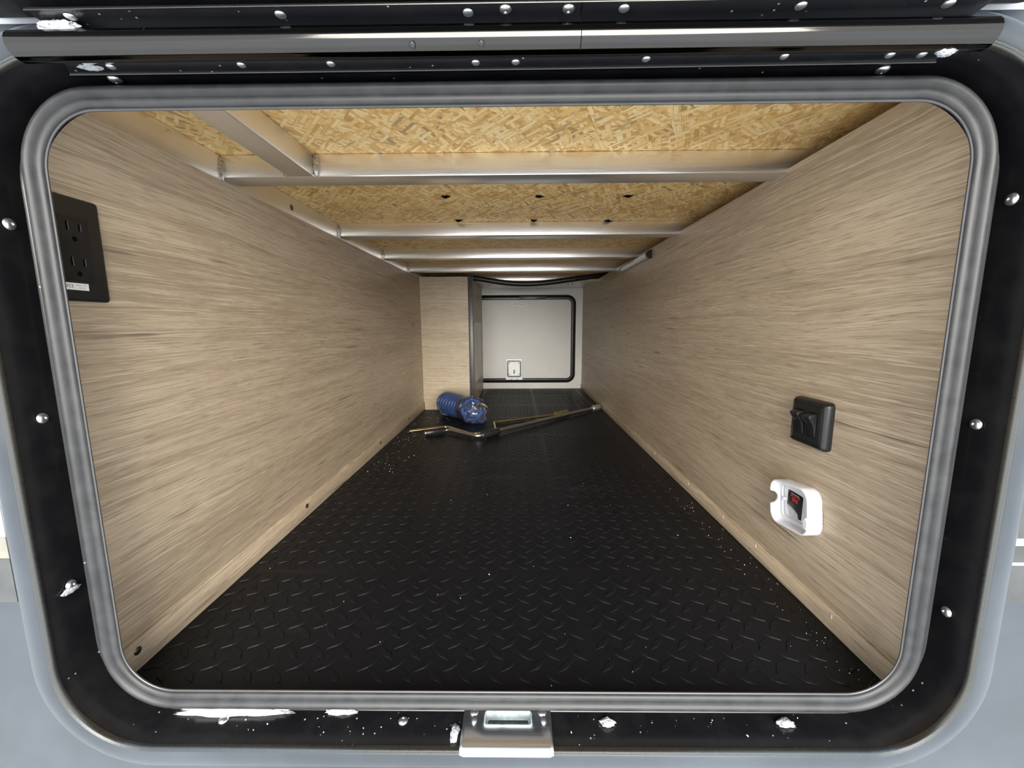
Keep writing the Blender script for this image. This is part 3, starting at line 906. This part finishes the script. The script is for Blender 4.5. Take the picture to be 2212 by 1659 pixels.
place('peg', pst, (0.030, -0.004, 0.0032), wbx, (0, 0, 1)); place('peg', pst, (-0.031, 0.004, 0.0032), wbx, (0, 0, 1), scale=(0.8, 0.8, 0.7))
tabr = lathe_mesh('side_ear', [(0.0095, -0.004), (0.0095, 0.004), (0.0075, 0.006), (0, 0.006)], 18); tabr.materials.append(M['white_plastic'])
place('side_ear', tabr, (0.0415, -0.014, 0.0185), wbx, (0, 0, 1), scale=(0.55, 1, 0.9))
box('side_tab', (0.0440, 0.0472, -0.0190, 0.0080, 0.001, 0.0085), M['white_plastic'], wbx, 0.001)
# black sticker: lower left part torn away
bm = bmesh.new()
tilt = R(-8.0)
def trn(p):
    c_, s_ = math.cos(tilt), math.sin(tilt)
    return (p[0] * c_ - p[1] * s_ - 0.0095, p[0] * s_ + p[1] * c_ + 0.000)
SW, SH = 0.0172, 0.0195
poly = [(-SW, -0.006), (-SW, SH - 0.0015), (-SW + 0.0015, SH), (SW - 0.002, SH), (SW, SH - 0.002), (SW, -SH + 0.0015), (SW - 0.0015, -SH), (0.0115, -SH), (0.0085, -0.0125), (0.0010, -0.0090), (-0.0060, -0.0072)]
A = [bm.verts.new((*trn(p), 0.0034)) for p in poly]; B = [bm.verts.new((*trn(p), 0.0038)) for p in poly]
bm.faces.new(A); bm.faces.new(B)
for i in range(len(poly)): bm.faces.new((A[i], A[(i + 1) % len(poly)], B[(i + 1) % len(poly)], B[i]))
stk = build('sticker', bm, M['sticker_black'], wbx); stk['label'] = 'torn black sticker with red print'
def stx(body, size, p, mat, sx, bold=0.0):
    o = text('lettering', body, size, (*trn(p), 0.0040), mat, stk, sx, bold=bold)
    o.rotation_euler = (0, 0, tilt)
stx('TIRE LINC PRO', 0.0040, (0.0, 0.0122), M['red'], 0.86)
stx('TPMS', 0.0082, (0.0, 0.0062), M['red'], 0.72, 0.00012)
bm = bmesh.new(); x = -0.0095; rnd = random.Random(8)
while x < 0.0095:
    wd = 0.0008 + 0.0010 * rnd.random(); a = [trn((x, 0.0152)), trn((min(x + wd, 0.0098), 0.0152)), trn((min(x + wd, 0.0098), 0.0161)), trn((x, 0.0161))]
    bm.faces.new([bm.verts.new((*q, 0.0039)) for q in a]); x += wd + 0.0003
build('print_marks', bm, M['paper'], stk)
pc = [trn(p) for p in ((-0.0065, -0.0150), (0.0050, -0.0165), (0.0050, -0.0035), (-0.0065, -0.0035))]

# torn paper backing
bm = bmesh.new(); tp = [(-SW + 0.001, -0.0075), (-0.006, -0.0086), (0.0008, -0.0104), (0.0078, -0.0138), (0.0108, -0.0200), (0.0100, -0.0285), (-0.0100, -0.0262), (-0.0125, -0.0150)]
A = [bm.verts.new((*trn(p), 0.0034 + (0.0012 if i < 4 else 0.0))) for i, p in enumerate(tp)]
bm.faces.new(A)
o = build('torn_backing', bm, simple('torn_paper_backing', (0.60, 0.61, 0.62), 0.7, 0, 0.15, 300), wbx); o['label'] = 'grey-white torn sticker backing'
sm = o.modifiers.new('thick', 'SOLIDIFY'); sm.thickness = 0.0003

# ------------------------------------------------------------------ light bar on the right wall
lb = empty('light_bar', (WR, 1.165, 0.667), RIGHTW)
tag(lb, 'slim silver light bar with black end cap high on the right wall', 'light fixture')
hp = [(0.0125 * math.cos(R(a)), 0.0165 * math.sin(R(a))) for a in range(0, 181, 15)]
def half(name, u0, u1, k, mat):
    return prism(name, [(p[0] * k, p[1] * k) for p in hp], 'x', u0, u1, mat, lb)
half('housing', -0.175, 0.168, 1.0, M['silver'])
half('end_cap', 0.168, 0.180, 1.12, M['black_plastic'])
half('end_cap', -0.183, -0.175, 1.05, M['grey_trim'])
box('lens_strip', (-0.165, 0.160, -0.0045, 0.0045, 0.0155, 0.0172), M['white_plastic'], lb, 0.001)

# ------------------------------------------------------------------ black conduit under the end beam
cp = [(-0.232, 1.83, 0.690), (-0.19, 1.83, 0.6845), (-0.138, 1.83, 0.675), (-0.05, 1.83, 0.662), (0.04, 1.83, 0.6565), (0.13, 1.83, 0.660), (0.21, 1.83, 0.668), (0.32, 1.83, 0.683), (0.40, 1.84, 0.694), (0.50, 1.86, 0.7035)]
cable = empty('cable_conduit', (0.04, 1.83, 0.657)); tag(cable, 'black sagging cable conduit hung across the far end under the ceiling', 'cable')
cpl = [(Vector(p) - Vector((0.04, 1.83, 0.657))) for p in smooth_path(cp, 0.04, 5)]
tube('sleeve', cpl, 0.0145, M['black_plastic'], cable, 12)
clip = tube('tie_clip', [(0.276, -0.001, 0.0265), (0.284, -0.001, 0.0278)], 0.0168, M['black_satin'], cable, 12)

# ------------------------------------------------------------------ coiled hose in a clear bag
E1, E2 = Vector((-0.352, 1.565, 0.0)), Vector((-0.176, 1.365, 0.0))
ax = (E2 - E1).normalized(); up = Vector((0, 0, 1)); sd_ = ax.cross(up)
HR, TR = 0.0470, 0.0080
CZ = HR + TR + 0.0035
hose = empty('coiled_hose', E1 + up * CZ)
tag(hose, 'tight coil of blue hose inside the clear bag on the floor', 'hose')
Lh = (E2 - E1).length
turns = 10
path = []
N = turns * 26
for i in range(N + 1):
    t = i / N; a = 2 * math.pi * turns * t
    path.append(ax * (0.004 + (Lh - 0.030) * t) + (sd_ * math.cos(a) + up * math.sin(a)) * HR)
tube('coil', path, TR, M['blue'], hose, 8)
tube('hose_end', smooth_path([path[-1], path[-1] + ax * 0.012 + sd_ * -0.02, ax * (Lh - 0.012) + sd_ * 0.012 + up * 0.016, ax * (Lh - 0.006) - sd_ * 0.025 + up * -0.012], 0.02), TR, M['blue'], hose, 8)
tube('hose_end', smooth_path([ax * (Lh - 0.016) + sd_ * 0.03 - up * 0.02, ax * (Lh - 0.008) + up * -0.028, ax * (Lh - 0.010) - sd_ * 0.034 + up * -0.012], 0.02), TR, M['blue'], hose, 8)
bag = empty('plastic_bag', E1 + up * 0.002)
tag(bag, 'clear crumpled plastic bag around the blue hose', 'bag')
bm = bmesh.new(); loops = []; NS, NA = 34, 40
for i in range(NS + 1):
    t = i / NS; s = -0.014 + (Lh + 0.044) * t
    # closed round the far end, crumpled flat at the near end
    if t < 0.10: rad = 0.0605 * math.sqrt(max(1 - (1 - t / 0.10) ** 2, 0.02))
    elif t < 0.80: rad = 0.0605
    else: rad = 0.0605 * (1 - ((t - 0.80) / 0.20) ** 1.6 * 0.62)
    amp = 0.0012 if t < 0.66 else 0.0012 + 0.013 * min((t - 0.66) / 0.16, 1)
    lp_ = []
    for k in range(NA):
        a = 2 * math.pi * k / NA
        nz = noise.noise(Vector((math.cos(a) * 2.3, math.sin(a) * 2.3, t * 9.0))) + 0.5 * noise.noise(Vector((math.cos(a) * 5.5, math.sin(a) * 5.5, t * 22.0)))
        r_ = rad + amp * nz
        p = ax * (s + (0.010 * nz if t > 0.8 else 0)) + (sd_ * math.cos(a) * r_) + up * (CZ - 0.002 + math.sin(a) * r_ - (0.014 * max(0, (t - 0.72) / 0.28)))
        if p.z < 0.0: p.z = 0.0004 * (k % 3)
        lp_.append(bm.verts.new(p))
    loops.append(lp_)
_loops(bm, [l + [] for l in loops])
bm.faces.new(loops[0]); bm.faces.new(loops[-1])
bmesh.ops.triangulate(bm, faces=[f for f in bm.faces if f.calc_center_median().dot(ax) > Lh * 0.70])
bg_o = build('bag_film', bm, M['film'], bag)
bg_o.data.materials.append(M['film_taut'])
for f in bg_o.data.polygons:
    f.use_smooth = f.center.dot(ax) < Lh * 0.68
    f.material_index = 1 if f.center.dot(ax) < Lh * 0.68 else 0
bm = bmesh.new()
# loose crumpled flap at the open end
fl = []
for i in range(7):
    row = []
    for j in range(12):
        a = math.pi * (j / 11) * 1.0 - 0.1
        s = Lh + 0.010 + i * 0.006
        r_ = 0.052 - i * 0.003 + 0.006 * noise.noise(Vector((i * 0.9, j * 0.8, 3.1)))
        q = ax * s + sd_ * math.cos(a) * -r_ + up * (CZ - 0.006 + math.sin(a) * r_ * 0.8)
        if q.z < 0.002: q.z = 0.002
        row.append(bm.verts.new(q))
    fl.append(row)
for A, B in zip(fl[:-1], fl[1:]):
    for j in range(11): bm.faces.new((A[j], A[j + 1], B[j + 1], B[j]))
build('bag_flap', bm, M['film'], bag)

# ------------------------------------------------------------------ crank and brace
ck = empty('jack_crank', (-0.145, 1.10, 0.0)); tag(ck, 'steel jack crank with black grips lying across the mat', 'crank')
def rel(pts, o): return [Vector(p) - Vector(o) for p in pts]
KO = (-0.145, 1.10, 0.0)
A0, A1, A2, A3, A4, A5 = (-0.365, 1.150, 0.0145), (-0.285, 1.205, 0.0145), (-0.150, 1.100, 0.0150), (-0.074, 1.182, 0.0150), (0.392, 1.640, 0.0130), (0.428, 1.672, 0.0130)
tube('rod', smooth_path(rel([A0, A1, A2, A3, A4], KO), 0.024, 8), 0.0078, M['steel'], ck, 14)
def along(a, b, t): return Vector(a).lerp(Vector(b), t)
tube('grip', rel([along(A0, A1, 0.03), along(A0, A1, 0.06), along(A0, A1, 0.86), along(A0, A1, 0.90)], KO), [0.0105, 0.0132, 0.0132, 0.0105], M['black_plastic'], ck, 16)
tube('rotating_sleeve', rel([along(A2, A3, 0.16), along(A2, A3, 0.20), along(A2, A3, 0.96), along(A2, A3, 1.0)], KO), [0.0110, 0.0140, 0.0140, 0.0110], M['black_plastic'], ck, 16)
tube('socket', rel([along(A4, A5, -0.10), along(A4, A5, 0.05), along(A4, A5, 0.9), along(A4, A5, 1.0)], KO), [0.0125, 0.0150, 0.0150, 0.0125], M['rivet'], ck, 16)
tube('knob_end', rel([along(A0, A1, -0.02), along(A0, A1, 0.04)], KO), [0.0075, 0.0088], M['steel'], ck, 14)

bz = empty('speed_wrench', (-0.10, 1.36, 0.0)); tag(bz, 'yellow zinc brace wrench lying behind the steel crank', 'wrench')
BO = (-0.10, 1.36, 0.0)
B0, B1, B2, B3, B4, B5, B6 = (-0.442, 1.205, 0.008), (-0.298, 1.278, 0.008), (-0.185, 1.165, 0.0065), (-0.087, 1.205, 0.0065), (-0.104, 1.355, 0.008), (0.182, 1.497, 0.011), (0.250, 1.560, 0.011)
tube('rod', smooth_path(rel([B0, B1, B2, B3, B4, B5], BO), 0.014, 6), 0.0058, M['brass'], bz, 12)
tube('socket', rel([along(B5, B6, -0.02), along(B5, B6, 0.08), along(B5, B6, 0.30), along(B5, B6, 0.36), along(B5, B6, 0.42), along(B5, B6, 0.95), B6], BO), [0.0062, 0.0115, 0.0115, 0.0080, 0.0110, 0.0110, 0.0090], M['brass'], bz, 12)

# ------------------------------------------------------------------ frost, drops, crumbs
def frost(name, label, c, dims, seed, cat='frost'):
    bm = bmesh.new()
    bmesh.ops.create_icosphere(bm, subdivisions=4, radius=1.0)
    for v in bm.verts:
        n1 = noise.noise(v.co * 1.6 + Vector((seed * 3.1, 0, 0))); n2 = noise.noise(v.co * 5.0 + Vector((0, seed * 1.7, 0)))
        k = 1 + 0.45 * n1 + 0.28 * n2
        v.co = Vector((v.co.x * dims[0] * k, v.co.y * dims[1] * k, v.co.z * dims[2] * (1 + 0.4 * n2)))
    o = build(name, bm, M['frost'], None, 180); o.location = c
    tag(o, label, cat)
    return o
zs = RIM[2] + 0.003
frost('frost_patch', 'long white frost patch on the bottom sill left of the striker', (-0.338, 0.002, zs + 0.003), (0.070, 0.006, 0.006), 1)
frost('frost_patch', 'short white frost smear on the sill midway between two left screws', (-0.208, 0.003, zs + 0.001), (0.018, 0.004, 0.004), 2)
frost('frost_patch', 'small frost lump beside the left edge of the striker', (-0.0705, -0.022, zs + 0.001), (0.0045, 0.010, 0.003), 3)
frost('frost_patch', 'frost lump on the sill screw right of the striker', (0.1015, -0.0095, zs + 0.0015), (0.008, 0.005, 0.003), 4)
frost('frost_patch', 'frost lump on the rightmost sill screw', (0.303, -0.009, zs + 0.0015), (0.009, 0.005, 0.003), 5)
frost('frost_patch', 'frost smear below the lowest screw on the left jamb', (RIM[0] + 0.004, -0.0125, 0.150), (0.0015, 0.009, 0.0035), 6)
frost('frost_patch', 'thick frost blob at the left end of the hinge barrel', (-0.372, -0.0490, 0.6750), (0.017, 0.004, 0.0055), 7)
frost('frost_patch', 'larger of two frost spots under the left hinge barrel', (-0.366, -0.0360, 0.6585), (0.0065, 0.003, 0.003), 8)
frost('frost_patch', 'smaller of two frost spots under the left hinge barrel', (-0.348, -0.0360, 0.6590), (0.0055, 0.003, 0.0025), 9)
frost('frost_patch', 'frost streak beside the leftmost lower hinge rivet', (-0.374, -0.0240, 0.6600), (0.010, 0.0035, 0.0015), 10)
frost('frost_patch', 'frost blob under the right end of the hinge barrel', (0.352, -0.0420, 0.6530), (0.007, 0.004, 0.003), 11)
drop_me = lathe_mesh('water_drop', [(0, -0.0040), (0.0016, -0.0036), (0.0027, -0.0026), (0.0031, -0.0012), (0.0030, 0.0004), (0, 0.0008)], 16)
drop_me.materials.append(M['water'])
for x, y, z, lb_ in ((-0.083, -0.0520, 0.6585, 'water drop under the hinge barrel, left of the wet streaks'), (-0.0275, -0.0520, 0.6590, 'water drop under the hinge barrel by the wet streaks'),
                     (0.364, -0.0385, 0.6570, 'water drop at the right end of the hinge')):
    tag(place('water_drop', drop_me, (x, y, z)), lb_, 'drop')

rnd = random.Random(21)
bm = bmesh.new()
def crumb(x, y, z, s):
    vs_ = [bm.verts.new((x + s * (rnd.random() - .5) * 2, y + s * (rnd.random() - .5) * 2, z)) for _ in range(3)]
    t_v = bm.verts.new((x, y, z + s))
    for i in range(3): bm.faces.new((vs_[i], vs_[(i + 1) % 3], t_v))
    bm.faces.new(vs_)
for _ in range(150):                                   # along the left skirting, towards the tools
    y = 0.75 + 0.85 * rnd.random()
    crumb(XL + 0.012 + abs(rnd.gauss(0, 0.075)), y, 0.0002, 0.0010 + 0.0012 * rnd.random())
for _ in range(90):                                    # along the right skirting, near the opening
    y = 0.02 + 0.55 * rnd.random() ** 1.3
    crumb(XR - 0.006 - abs(rnd.gauss(0, 0.022)), y, 0.0002, 0.0006 + 0.0009 * rnd.random())
for _ in range(80):
    crumb(XL + 0.02 + (XR - XL - 0.04) * rnd.random(), 0.02 + 1.3 * rnd.random(), 0.0002, 0.0006 + 0.0008 * rnd.random())
for x, y, s in ((-0.05, 0.245, 0.0022), (-0.165, 0.55, 0.0028), (-0.375, 1.46, 0.003), (0.20, 0.27, 0.002), (-0.19, 0.09, 0.0018)):
    crumb(x, y, 0.0004, s)
tag(build('crumbs', bm, M['crumb']), 'pale crumbs and dust scattered over the black mat', 'debris', kind='stuff')
bm = bmesh.new()
for _ in range(60):
    x = RIM[0] + 0.10 + (RIM[1] - RIM[0] - 0.2) * rnd.random()
    if -0.07 < x < 0.05: continue
    crumb(x, -0.026 + 0.026 * rnd.random(), RIM[2] + 0.0030, 0.0005 + 0.0011 * rnd.random())
tag(build('frost_grains', bm, M['frost']), 'loose white grains on the black bottom sill', 'debris', kind='stuff')
